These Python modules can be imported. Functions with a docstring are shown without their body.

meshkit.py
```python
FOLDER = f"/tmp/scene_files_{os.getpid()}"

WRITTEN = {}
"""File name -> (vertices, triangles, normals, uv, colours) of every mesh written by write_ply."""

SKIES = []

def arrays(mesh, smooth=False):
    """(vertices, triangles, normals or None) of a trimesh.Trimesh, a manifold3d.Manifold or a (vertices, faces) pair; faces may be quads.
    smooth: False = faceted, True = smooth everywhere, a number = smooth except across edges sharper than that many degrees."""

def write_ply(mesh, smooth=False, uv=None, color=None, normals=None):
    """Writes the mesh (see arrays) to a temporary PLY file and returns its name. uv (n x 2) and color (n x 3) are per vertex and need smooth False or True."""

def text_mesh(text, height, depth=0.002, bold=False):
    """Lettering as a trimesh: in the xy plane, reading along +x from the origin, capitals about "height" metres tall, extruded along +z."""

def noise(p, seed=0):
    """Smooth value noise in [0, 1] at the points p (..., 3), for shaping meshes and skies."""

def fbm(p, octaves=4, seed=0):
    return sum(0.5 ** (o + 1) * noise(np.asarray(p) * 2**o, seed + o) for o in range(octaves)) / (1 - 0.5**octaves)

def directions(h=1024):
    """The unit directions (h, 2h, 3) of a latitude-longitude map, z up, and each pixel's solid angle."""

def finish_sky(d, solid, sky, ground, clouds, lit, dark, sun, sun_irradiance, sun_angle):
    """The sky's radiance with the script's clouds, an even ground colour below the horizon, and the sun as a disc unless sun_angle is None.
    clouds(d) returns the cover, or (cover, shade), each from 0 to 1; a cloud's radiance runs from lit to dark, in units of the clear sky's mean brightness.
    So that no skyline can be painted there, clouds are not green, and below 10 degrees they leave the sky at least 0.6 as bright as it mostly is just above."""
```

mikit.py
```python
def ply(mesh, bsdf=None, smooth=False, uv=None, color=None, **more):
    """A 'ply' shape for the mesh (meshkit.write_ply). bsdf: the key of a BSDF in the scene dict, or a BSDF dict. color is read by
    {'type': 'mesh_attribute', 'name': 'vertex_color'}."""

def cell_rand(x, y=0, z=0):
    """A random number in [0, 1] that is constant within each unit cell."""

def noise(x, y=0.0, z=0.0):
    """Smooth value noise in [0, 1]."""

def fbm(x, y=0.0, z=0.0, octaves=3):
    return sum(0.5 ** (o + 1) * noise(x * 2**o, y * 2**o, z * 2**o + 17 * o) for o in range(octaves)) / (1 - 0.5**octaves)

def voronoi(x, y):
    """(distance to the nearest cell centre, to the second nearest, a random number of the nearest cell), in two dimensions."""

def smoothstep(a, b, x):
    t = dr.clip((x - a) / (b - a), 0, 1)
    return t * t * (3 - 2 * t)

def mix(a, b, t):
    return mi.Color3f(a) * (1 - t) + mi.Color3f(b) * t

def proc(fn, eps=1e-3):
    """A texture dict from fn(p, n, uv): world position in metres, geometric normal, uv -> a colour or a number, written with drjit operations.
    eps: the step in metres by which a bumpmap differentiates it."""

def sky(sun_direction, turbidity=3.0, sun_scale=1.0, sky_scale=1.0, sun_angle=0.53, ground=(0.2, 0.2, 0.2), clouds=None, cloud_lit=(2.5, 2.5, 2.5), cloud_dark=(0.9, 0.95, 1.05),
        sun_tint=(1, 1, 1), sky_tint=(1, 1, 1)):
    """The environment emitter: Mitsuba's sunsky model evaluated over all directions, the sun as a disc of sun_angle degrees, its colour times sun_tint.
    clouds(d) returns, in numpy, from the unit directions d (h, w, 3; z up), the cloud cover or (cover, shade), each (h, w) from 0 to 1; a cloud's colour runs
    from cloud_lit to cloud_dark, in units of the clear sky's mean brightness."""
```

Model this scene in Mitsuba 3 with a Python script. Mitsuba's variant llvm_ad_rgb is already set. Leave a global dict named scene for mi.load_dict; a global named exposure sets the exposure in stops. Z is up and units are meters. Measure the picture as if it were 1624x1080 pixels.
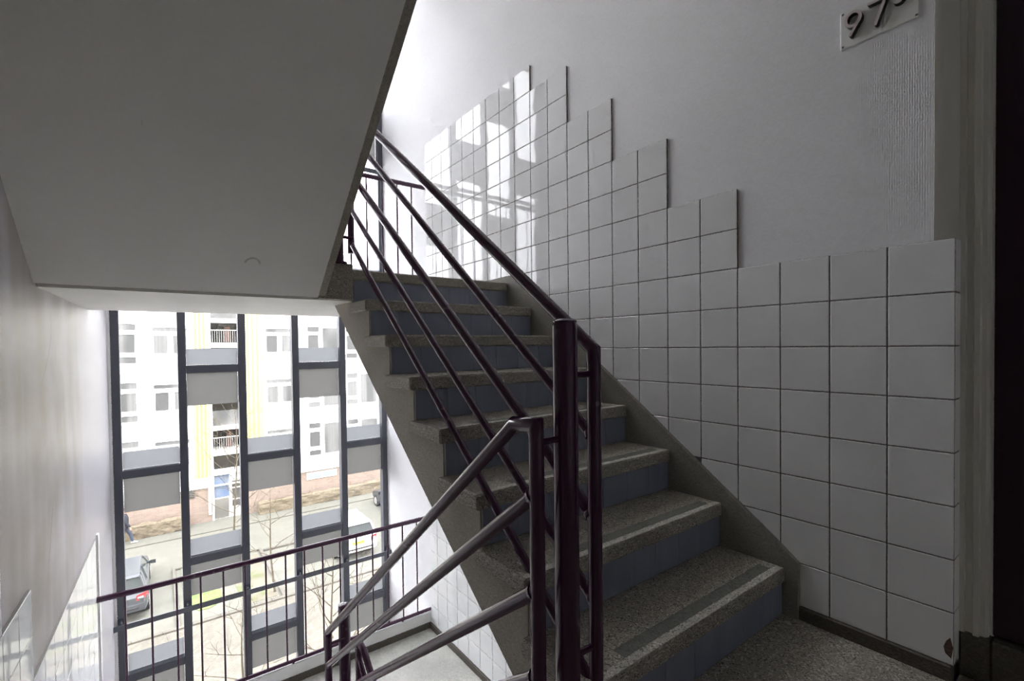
import math, random
import numpy as np, trimesh, manifold3d as m3
import drjit as dr
import mitsuba as mi
import mikit, meshkit
from mikit import noise, fbm, smoothstep, mix
from shapely.geometry import Polygon, box as sbox, MultiPolygon
from shapely.ops import unary_union

T = mi.ScalarTransform4f
scene, labels = {}, {}
rng = random.Random(7)

# ------------------------------------------------------------------ camera, sky, exposure
# z is up, y runs along the stairs towards the window wall, x to the right; the lens sits at the origin,
# 0.96 m above the floor of the storey it stands on.
F, CX, CY = 743.15, 786.14, 563.08
def cam_axes(yaw=35.942, pitch=1.007, roll=0.720):
    yaw, pitch, roll = map(math.radians, (yaw, pitch, roll))
    f = np.array([math.sin(yaw), math.cos(yaw), 0]); r = np.array([math.cos(yaw), -math.sin(yaw), 0]); d = np.array([0, 0, -1.0])
    f2 = f * math.cos(pitch) + d * math.sin(pitch); d2 = d * math.cos(pitch) - f * math.sin(pitch)
    r3 = r * math.cos(roll) + d2 * math.sin(roll); d3 = d2 * math.cos(roll) - r * math.sin(roll)
    return r3, d3, f2
_r, _d, _f = cam_axes()
scene['camera'] = {'type': 'perspective', 'fov_axis': 'x', 'fov': math.degrees(2 * math.atan(812 / F)),
                   'principal_point_offset_x': (812 - CX) / 1624, 'principal_point_offset_y': (540 - CY) / 1080,
                   'near_clip': 0.02, 'far_clip': 500.0,
                   'to_world': T().look_at(origin=[0, 0, 0], target=_f.tolist(), up=(-_d).tolist())}

def overcast(d):
    c = meshkit.fbm(d * np.array([3.0, 3.0, 6.0]), 4, 5)
    return np.ones(d.shape[:2]), np.clip((c - 0.35) * 1.2, 0, 0.6)
scene['sky'] = mikit.sky([0.35, -0.55, 0.75], turbidity=4.0, sun_scale=0.0, sky_scale=1.0, ground=(0.3, 0.3, 0.28), clouds=overcast,
                         cloud_lit=(2.1, 2.12, 2.2), cloud_dark=(1.5, 1.55, 1.65))
exposure = 5.3

# ------------------------------------------------------------------ helpers
def numbered(name):
    if name not in scene and name not in labels and not any(k.startswith(name + '__') for k in scene): return name
    i = 1
    while True:
        k = f'{name}_{i:03d}'
        if k not in scene and k not in labels: return k
        i += 1
_count = {}
def obj(name, mesh, mat, parent=None, smooth=False, tw=None, **kw):
    """one entry of the scene; mesh may be a mesh or a shape dict that is shared"""
    base = f'{parent}__{name}' if parent else name
    n = _count.get(base, -1) + 1
    key = base if n == 0 else f'{base}_{n:03d}'
    while key in scene:
        n += 1; key = f'{base}_{n:03d}'
    _count[base] = n
    d = dict(mesh) if isinstance(mesh, dict) else mikit.ply(mesh, mat, smooth=smooth, **kw)
    if isinstance(mesh, dict) and mat is not None: d['bsdf'] = {'type': 'ref', 'id': mat}
    if tw is not None: d['to_world'] = tw
    scene[key] = d
    return key
def tag(key, label, cat=None, group=None, kind=None):
    e = labels.setdefault(key, {})
    if label: e['label'] = label
    if cat: e['category'] = cat
    if group: e['group'] = group
    if kind: e['kind'] = kind
    return key
def thing(name, label, cat, group=None, kind=None):
    n = _count.get(name, -1) + 1
    key = name if n == 0 else f'{name}_{n:03d}'
    _count[name] = n
    return tag(key, label, cat, group, kind)

def hull(pts):
    return trimesh.convex.convex_hull(np.asarray(pts, float))
def box(x0, x1, y0, y1, z0, z1, b=0.0):
    x0, x1 = min(x0, x1), max(x0, x1); y0, y1 = min(y0, y1), max(y0, y1); z0, z1 = min(z0, z1), max(z0, z1)
    if b <= 0:
        m = trimesh.creation.box(extents=[x1 - x0, y1 - y0, z1 - z0]); m.apply_translation([(x0 + x1) / 2, (y0 + y1) / 2, (z0 + z1) / 2]); return m
    p = []
    for sx in (0, 1):
        for sy in (0, 1):
            for sz in (0, 1):
                c = np.array([(x0, x1)[sx], (y0, y1)[sy], (z0, z1)[sz]]); s = np.array([1 - 2 * sx, 1 - 2 * sy, 1 - 2 * sz]) * b
                for k in range(3):
                    q = c + s; q[k] = c[k]; p.append(q)
    return hull(p)
def cat(*ms):
    return trimesh.util.concatenate([m for m in ms])
def extr_x(poly, x0, x1):
    """a polygon in (y, z) extruded along x"""
    if poly.geom_type != 'Polygon': return cat(*[extr_x(q, x0, x1) for q in poly.geoms if q.geom_type == 'Polygon' and q.area > 1e-5])
    m = trimesh.creation.extrude_polygon(poly, x1 - x0, engine='earcut')
    v = m.vertices.copy(); m.vertices = np.stack([v[:, 2] + x0, v[:, 0], v[:, 1]], 1)
    return m
def extr_z(poly, z0, z1):
    m = trimesh.creation.extrude_polygon(poly, z1 - z0, engine='earcut'); m.apply_translation([0, 0, z0]); return m
def extr_y(poly, y0, y1):
    """a polygon in (x, z) extruded along y"""
    m = trimesh.creation.extrude_polygon(poly, y1 - y0, engine='earcut')
    v = m.vertices.copy(); m.vertices = np.stack([v[:, 0], v[:, 2] + y0, v[:, 1]], 1); m.invert()
    return m
def tube(points, r, n=18, caps=True):
    """a pipe with mitred bends"""
    p = np.asarray(points, float); r = np.broadcast_to(r, (len(p),))
    t = np.diff(p, axis=0); t /= np.linalg.norm(t, axis=1, keepdims=True)
    a = np.cross(t[0], [0, 0, 1.0] if abs(t[0][2]) < 0.9 else [1.0, 0, 0]); a /= np.linalg.norm(a)
    b = np.cross(t[0], a); ang = np.arange(n) * 2 * np.pi / n
    ring = p[0] + r[0] * (np.cos(ang)[:, None] * a + np.sin(ang)[:, None] * b)
    rings = [ring]
    for i in range(1, len(p)):
        d = t[i - 1]
        nrm = d if i == len(p) - 1 else (t[i - 1] + t[i]) / np.linalg.norm(t[i - 1] + t[i])
        c = p[i - 1] + (rings[-1] - p[i - 1]) * 1.0
        ring = rings[-1] + d * (((p[i] - rings[-1]) @ nrm) / (d @ nrm))[:, None]
        if r[i] != r[i - 1]: ring = p[i] + (ring - p[i]) * (r[i] / r[i - 1])
        rings.append(ring)
    v = np.vstack(rings); f = []
    for i in range(len(p) - 1):
        for j in range(n):
            k = (j + 1) % n
            f += [[i * n + j, i * n + k, (i + 1) * n + k], [i * n + j, (i + 1) * n + k, (i + 1) * n + j]]
    if caps:
        v = np.vstack([v, p[0], p[-1]]); e = (len(p) - 1) * n
        for j in range(n):
            k = (j + 1) % n
            f += [[len(v) - 2, k, j], [len(v) - 1, e + j, e + k]]
    m = trimesh.Trimesh(v, f, process=False); m.fix_normals() if False else None
    if m.volume < 0: m.invert()
    return m
def lathe(prof, n=28):
    m = trimesh.creation.revolve(np.asarray(prof, float), sections=n)
    if m.volume < 0: m.invert()
    return m

# ------------------------------------------------------------------ materials
def rgb(*c): return {'type': 'rgb', 'value': list(c)}
def mat(name, color, rough=0.6, bump=None, bscale=0.001, two=True, **kw):
    b = {'type': 'principled', 'base_color': mikit.proc(color) if callable(color) else rgb(*color), 'roughness': mikit.proc(rough) if callable(rough) else rough, 'specular': kw.pop('specular', 0.5), **kw}
    if bump: b = {'type': 'bumpmap', 'tex': mikit.proc(bump), 'scale': bscale, 'bsdf': b}
    scene[name] = {'type': 'twosided', 'bsdf': b} if two else b
    return name

def terrazzo(base, light, dark, s=1.0, amt=0.8):
    def fn(p, n, uv):
        a = noise(p.x * 230 * s, p.y * 230 * s, p.z * 230 * s)
        b = noise(p.x * 310 * s + 9.1, p.y * 310 * s, p.z * 310 * s + 4)
        c = noise(p.x * 165 * s + 3.3, p.y * 165 * s + 8, p.z * 165 * s)
        w = fbm(p.x * 6, p.y * 6, p.z * 6, 2)
        col = mix(base, light, smoothstep(0.60, 0.72, a) * amt)
        col = mix(col, dark, smoothstep(0.60, 0.72, b) * amt)
        col = mix(col, [v * 0.75 + u * 0.25 for v, u in zip(base, light)], smoothstep(0.66, 0.76, c) * 0.7)
        return col * (0.82 + 0.36 * w)
    return fn
mat('m_terrazzo', terrazzo((.30, .275, .235), (.58, .56, .51), (.08, .074, .066)), 0.55, specular=0.35)
mat('m_tread_face', terrazzo((.31, .29, .24), (.52, .50, .44), (.12, .105, .085), 1.0), 0.7, specular=0.3)
mat('m_nosing', terrazzo((.42, .40, .355), (.66, .64, .60), (.13, .12, .105)), 0.6, specular=0.3)
mat('m_strip', terrazzo((.15, .155, .135), (.22, .22, .20), (.08, .08, .075), 0.7, 0.5), 0.6, specular=0.3)
mat('m_concrete', terrazzo((.37, .345, .295), (.52, .50, .44), (.19, .17, .145), 0.9, 0.45), 0.75, specular=0.25)
mat('m_stringer', terrazzo((.25, .24, .21), (.33, .32, .29), (.16, .15, .135), 0.7, 0.5), 0.6, specular=0.3)
mat('m_floor_low', terrazzo((.50, .50, .465), (.66, .65, .61), (.33, .33, .30), 0.8, 0.55), 0.45, specular=0.4)
def riser_col(p, n, uv):
    w = fbm(p.x * 9, p.y * 9, p.z * 9, 2); s = noise(p.x * 60, 0, p.z * 4)
    return mix((.205, .228, .295), (.245, .268, .335), w) * (0.93 + 0.14 * s)
mat('m_riser', riser_col, 0.4, specular=0.4)
mat('m_grout', (.40, .39, .37), 0.9)
mat('m_grout_dark', (.16, .15, .14), 0.9)
def tile_col(p, n, uv):
    c = mikit.cell_rand((p.y - 0.3027) / 0.15, (p.z + 0.0132) / 0.15, 3)
    w = fbm(p.x * 5, p.y * 5, p.z * 5, 2)
    return mi.Color3f(.875, .89, .895) * (0.96 + 0.05 * c + 0.05 * (w - 0.5))
def tile_bump(p, n, uv):
    c = mikit.cell_rand((p.y - 0.3027) / 0.15, (p.z + 0.0132) / 0.15, 5)
    return noise(p.x * 9, p.y * 11 + c * 7, p.z * 11) + 0.12 * noise(p.x * 9, p.y * 34, p.z * 34)
mat('m_tile', tile_col, 0.03, tile_bump, 0.00024, specular=0.45)
def plaster_col(p, n, uv):
    w = fbm(p.x * 1.6, p.y * 1.6, p.z * 1.6, 3)
    return mi.Color3f(.86, .865, .885) * (0.94 + 0.10 * w) * (0.96 + 0.08 * noise(p.x * 140, p.y * 140, p.z * 140))
def weave(p, n, uv):
    u, v = (p.y + p.z) * 260, (p.y - p.z) * 260
    return 0.5 * dr.sin(u * 2.1) * dr.sin(v * 2.1) + 0.8 * noise(p.x * 90, p.y * 90, p.z * 90)
mat('m_plaster', plaster_col, 0.55, weave, 0.0012, specular=0.4)
def left_col(p, n, uv):
    st = fbm(3.0, p.y * 7 + 0.6 * noise(1.0, p.y * 3, p.z * 2), p.z * 0.8, 3); w = fbm(p.x * 3, p.y * 2.2, p.z * 2.6, 4)
    near = smoothstep(3.7, 2.6, p.y) * 0.9 + 0.1
    dirt = (0.45 * st + 0.55 * w) * near
    col = mix((.50, .485, .52), (.31, .265, .21), dr.clip((dirt - 0.25) * 2.4, 0, 1) * 0.9)
    ar = dr.abs(p.y - 2.42 - 0.10 * dr.sin(p.z * 9) - 0.12 * noise(5.0, 2.0, p.z * 5))
    scr = smoothstep(0.006, 0.002, ar) * smoothstep(0.55, 0.75, noise(4.0, 1.0, p.z * 3 + 2)) 
    return mix(col * (0.97 + 0.06 * noise(p.x * 100, p.y * 160, p.z * 160)), (.16, .14, .13), scr * 0.5)
mat('m_left', left_col, 0.36, lambda p, n, uv: fbm(p.x * 40, p.y * 40, p.z * 40, 3), 0.0012, specular=0.5)
def soffit_col(p, n, uv):
    w = fbm(p.x * 2.2, p.y * 2.2, p.z * 2.2, 3)
    d = dr.sqrt(dr.square(p.x - 0.33) + dr.square(p.y - 2.16)); a = smoothstep(0.006, 0.002, dr.abs(d - 0.028)) * smoothstep(0.0, -0.01, p.y - 2.16)
    d2 = dr.sqrt(dr.square((p.x + 0.02) * 4) + dr.square(p.y - 1.75)); b = smoothstep(0.012, 0.004, d2)
    return mix(mi.Color3f(.82, .82, .79) * (0.95 + 0.1 * w) * (0.985 + 0.03 * noise(p.x * 150, p.y * 150, p.z * 150)), (.30, .30, .28), dr.maximum(a * 0.5, b * 0.25))
mat('m_soffit', soffit_col, 0.6, lambda p, n, uv: fbm(p.x * 55, p.y * 55, p.z * 55, 2), 0.0008, specular=0.3)
mat('m_white', (.80, .80, .79), 0.45)
def rail_col(p, n, uv):
    ch = smoothstep(0.80, 0.84, noise(p.x * 60, p.y * 60, p.z * 60)) * smoothstep(0.62, 0.72, noise(p.x * 5 + 2, p.y * 5, p.z * 5))
    return mix((.052, .014, .042), (.30, .27, .27), ch * 0.3)
mat('m_rail', rail_col, 0.10, specular=0.6)
mat('m_frame', (.075, .08, .10), 0.35, specular=0.5)
mat('m_bar', (.085, .09, .11), 0.35, specular=0.5)
mat('m_doorframe', (.66, .65, .60), 0.4, specular=0.45)
mat('m_door', (.020, .006, .016), 0.35, specular=0.4)
mat('m_plinth', terrazzo((.085, .075, .06), (.13, .12, .10), (.05, .045, .04), 0.8, 0.5), 0.6)
mat('m_plate', (.86, .87, .85), 0.25)
mat('m_digit', (.012, .010, .012), 0.35)
mat('m_digit_face', (.66, .58, .59), 0.4)
mat('m_screw', (.20, .19, .18), 0.35, metallic=0.7)
mat('m_chip', lambda p, n, uv: mix((.16, .10, .07), (.06, .04, .03), noise(p.x * 200, p.y * 200, p.z * 200)), 0.9)
scene['m_glass'] = {'type': 'thindielectric', 'int_ior': 1.5, 'ext_ior': 1.0}
scene['m_film_low'] = {'type': 'principledthin', 'base_color': rgb(.142, .14, .134), 'roughness': 0.6, 'diff_trans': 1.0, 'spec_trans': 0.0, 'eta': 1.3}
scene['m_film_up'] = {'type': 'principledthin', 'base_color': rgb(.228, .235, .248), 'roughness': 0.5, 'diff_trans': 1.0, 'spec_trans': 0.0, 'eta': 1.3}
# ------------------------------------------------------------------ levels of the stairwell
FLOOR, STOREY = -0.957, 2.704
LAND = FLOOR + STOREY / 2 + 0.0          # 0.395, the half landing above; LAND - STOREY is the one below
XR = 1.792                               # face of the tiles on the right wall
def xl(y): return -0.335 + 0.0325 * (y - 2.3)   # face of the tiles on the left wall, slightly out of square
GO, RI = 0.2262, STOREY / 16             # going and rise of a step
Y1, Y8 = 0.7303, 0.7303 + 7 * GO         # first and last nosing of the flight in view
YE = 3.50                                # free edge of the half landings
YW = 4.298                               # inner face of the window frame
BOT, TOP = FLOOR - STOREY - 0.4, FLOOR + 2 * STOREY + 1.2

# right wall: a plastered leaf with a rounded corner at the door
arc = [(1.802 + 0.03 * (1 - math.sin(a)), 0.335 + 0.0 + 0.03 * (1 - math.cos(a))) for a in np.linspace(0, math.pi / 2, 7)]
wall = Polygon([(1.802, 4.40), (2.0, 4.40), (2.0, 0.30), (1.94, 0.30), (1.94, 0.318), (1.832, 0.318)] + [(1.802 + 0.03 * (1 - math.cos(a)), 0.348 - 0.03 * math.sin(a)) for a in np.linspace(math.pi / 2, 0, 7)])
obj('wall_right', extr_z(wall, BOT, TOP), 'm_plaster', smooth=30)
tag('wall_right', 'pale plastered stairwell wall with a stepped dado of white tiles', kind='structure')
# the wall beyond the door, towards the unlit corridor
obj('wall_corridor', cat(box(1.80, 2.0, -1.6, -0.72, BOT, TOP), box(1.85, 2.0, -0.72, 0.30, 1.23, TOP), box(1.94, 2.0, -0.72, 0.30, BOT, 1.23), box(1.85, 1.94, -0.72, 0.30, BOT, FLOOR - .16)), 'm_plaster')
tag('wall_corridor', 'dim plastered wall beyond the dark door', kind='structure')
obj('wall_left', hull([(xl(y) - 0.01 - t, y, z) for y in (-1.6, 4.40) for t in (0, 0.2) for z in (BOT, TOP)]), 'm_left')
tag('wall_left', 'scuffed grey lilac stairwell wall with a stepped tile dado', kind='structure')
obj('wall_back', box(-0.8, 2.0, -1.75, -1.6, BOT, TOP), 'm_plaster'); tag('wall_back', 'plastered wall behind the camera', kind='structure')
obj('roof', box(-0.8, 2.0, -1.75, 4.4, TOP, TOP + 0.2), 'm_white'); tag('roof', 'flat roof over the stairwell', kind='structure')
obj('wall_base', box(-0.8, 2.0, -1.75, 4.4, BOT - 0.2, BOT), 'm_concrete'); tag('wall_base', 'concrete base of the stairwell', kind='structure')

# floors of the storeys (towards the camera), and the half landings
for z, nm, lab in ((FLOOR, 'floor', 'speckled terrazzo floor at the foot of the stairs'), (FLOOR + STOREY, 'ceiling', 'underside of the floor slab of the storey above'), (FLOOR - STOREY, 'floor_below', 'terrazzo floor of the storey below')):
    k = obj(nm, cat(box(-0.5, 1.80, -1.6, Y1 + 0.02, z - 0.155, z), box(1.80, 1.94, -0.72, 0.302, z - 0.155, z - 0.004), box(0.66, 0.805, Y1 + 0.0, Y1 + 0.10, z - 0.17, z)), 'm_terrazzo')
    tag(k, lab, kind='structure')
    if nm == 'ceiling': obj('plaster', box(-0.45, 1.80, -1.6, Y1, z - 0.165, z - 0.155), 'm_soffit', k)
for z, nm, lab, m in ((LAND - STOREY, 'landing', 'pale grey half landing below, in front of the tall window', 'm_floor_low'), (LAND, 'landing_001', 'half landing at the head of the stairs, its underside painted off white', 'm_terrazzo'), (LAND + STOREY, 'landing_002', 'half landing above', 'm_terrazzo')):
    k = nm
    obj(k, cat(box(-0.5, 1.80, Y8 + 0.012, YE, z - 0.145, z - 0.0015), box(0.64, 0.80, Y8 - 0.012, Y8 + 0.18, z - 0.155, z + 0.024, 0.004)), m)
    tag(k, lab, kind='structure')
    obj('soffit', box(-0.45, 1.80, Y8 + 0.03, YE - 0.002, z - 0.157, z - 0.144), 'm_soffit', k)
    obj('upstand', box(-0.32, 1.795, YE - 0.062, YE + 0.004, z - 0.05, z + 0.128, 0.006), 'm_white', k)
    obj('skirting', box(-0.31, 1.794, YE - 0.072, YE - 0.058, z - 0.02, z + 0.045, 0.003), 'm_plinth', k)
    obj('side_skirting', box(1.782, 1.80, Y8 - 0.02, YE - 0.06, z - 0.02, z + 0.0435, 0.002), 'm_plinth' if nm == 'landing' else 'm_stringer', k)

# skirting of the floor in view
obj('baseboard_right', box(1.783, 1.81, 0.306, 0.70, FLOOR - 0.02, FLOOR + 0.044, 0.003), 'm_plinth'); tag('baseboard_right', 'dark stone skirting under the white tiles', kind='structure')

# ------------------------------------------------------------------ wall tiles
TS, TY0, TZ0, GAP = 0.15, 0.3027, -0.0132, 0.0019
def tile_mesh(poly, th=0.010, bev=0.0016):
    """a tile in (y, z), its face at x = 0 towards -x, its back at x = th"""
    p = np.array(poly.exterior.coords)[:-1]
    q = poly.buffer(-bev, join_style=2)
    if q.is_empty or q.geom_type != 'Polygon': q = poly
    q = np.array(q.exterior.coords)[:-1]
    return hull([(th, y, z) for y, z in p] + [(bev * 0.8, y, z) for y, z in p] + [(0, y, z) for y, z in q])
c0 = sbox(GAP, GAP, TS - GAP, TS - GAP)
full = mikit.ply(tile_mesh(sbox(-TS / 2 + GAP, -TS / 2 + GAP, TS / 2 - GAP, TS / 2 - GAP)), 'm_tile')
nose_line = lambda y: -0.7822 + RI / GO * (y - Y1) + 0.053      # top of the concrete stringer along the right wall
def top_right(c):      # rows of the stepped border, by column
    return 2 if c < 4 else 4 if c < 6 else 6 if c < 8 else 8 if c < 10 else 10 if c < 12 else 11
low = Polygon([(0.30, FLOOR + 0.044), (0.691, FLOOR + 0.044), (0.691, nose_line(0.691) + 0.003), (Y8 - 0.02, nose_line(Y8 - 0.02)), (Y8 + 0.02, LAND + 0.0435), (3.41, LAND + 0.0435), (3.41, 2.2), (0.30, 2.2)])
def lay(c, j, region, parent, place, dz=0.0):
    cell = sbox(TY0 + c * TS + GAP, TZ0 + j * TS + GAP, TY0 + (c + 1) * TS - GAP, TZ0 + (j + 1) * TS - GAP)
    g = cell.intersection(region)
    if g.is_empty or g.area < 0.0006: return
    cy, cz = TY0 + (c + .5) * TS, TZ0 + (j + .5) * TS
    tw = place(cy, cz + dz) @ T().rotate([0, 0, 1], rng.gauss(0, 0.07)) @ T().rotate([0, 1, 0], rng.gauss(0, 0.07))
    if g.area > cell.area * 0.998: obj('tile', full, None, parent, tw=tw)
    else:
        for h in getattr(g, 'geoms', [g]):
            if h.geom_type == 'Polygon' and h.area > 0.0004:
                obj('tile', tile_mesh(Polygon(np.array(h.exterior.coords) - [cy, cz])), 'm_tile', parent, tw=tw)
pl_right = lambda y, z: T().translate([XR, y, z])
for c in range(0, 21):
    for j in range(-6, top_right(c)): lay(c, j, low, 'wall_right', pl_right)
for c in range(11, 21):                                   # the same dado one storey below, as far as it shows
    for j in range(-1, top_right(c)): lay(c, j, low, 'wall_right', pl_right, -18 * TS)
# the bed behind the tiles, seen in the joints
def bed(region, cols, tops, jlow):
    g = unary_union([sbox(TY0 + c * TS + .001, TZ0 + jlow * TS, TY0 + (c + 1) * TS + .0005, TZ0 + tops(c) * TS - .001) for c in cols])
    return g.intersection(region)
obj('grout', extr_x(bed(low, range(0, 21), top_right, -6).buffer(-0.0004), XR + 0.0016, XR + 0.0112), 'm_grout_dark', 'wall_right')
m = extr_x(bed(low, range(11, 21), top_right, -1).buffer(-0.0004), XR + 0.0016, XR + 0.0112); m.apply_translation([0, 0, -18 * TS]); obj('grout', m, 'm_grout', 'wall_right')
# narrow return tiles round the corner at the door
for j in range(-6, 2):
    z0 = TZ0 + j * TS
    obj('corner_tile', box(XR + 0.003, 1.854, TY0 + 0.0005, TY0 + 0.014, z0 + GAP, z0 + TS - GAP, 0.0015), 'm_tile', 'wall_right')
obj('grout', box(XR + 0.005, 1.854, TY0 + 0.002, TY0 + 0.016, FLOOR + 0.046, TZ0 + 2 * TS - 0.002), 'm_grout_dark', 'wall_right')
ch = [(0, 0), (.012, .01), (.016, .028), (.010, .046), (.002, .058), (-.004, .03)]
obj('chip', hull([(XR - 0.0012, TY0 + 0.006 + a, -0.892 + b) for a, b in ch] + [(XR + 0.004, TY0 + 0.006 + a, -0.892 + b) for a, b in ch]), 'm_chip', 'wall_right')
tag('wall_right__chip', 'broken corner showing brown body of the tile')

# left wall: the same tiles, stepping down with the flight below the camera
def top_left(c): return -7 if c >= 12 else -5 if c >= 10 else -3 if c >= 8 else -1 if c >= 6 else 1 if c >= 4 else 2
LL = LAND - STOREY
low_l = Polygon([(1.2, FLOOR - 0.02 - 0.47 * RI / GO * 1.0 + 0.05), (Y8 + 0.06, LL + 0.06), (Y8 + 0.06, LL + 0.044), (3.50, LL + 0.044), (3.50, 0.4), (1.2, 0.4)])
ang = -math.degrees(math.atan(0.0325))
pl_left = lambda y, z: T().translate([xl(y), y, z]) @ T().rotate([0, 0, 1], 180 + ang)
for c in range(6, 22):
    for j in range(-16, top_left(c)): lay(c, j, low_l.intersection(sbox(1.21, -3, 3.497, 2)), 'wall_left', pl_left)
g = bed(low_l, range(6, 22), top_left, -16).intersection(sbox(1.21, -3, 3.496, 2)).buffer(-0.0004)
m = extr_x(g, -0.0112, -0.0016); m.vertices[:, 0] += xl(0) + 0.0325 * m.vertices[:, 1]
obj('grout', m, 'm_grout', 'wall_left')

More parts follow.
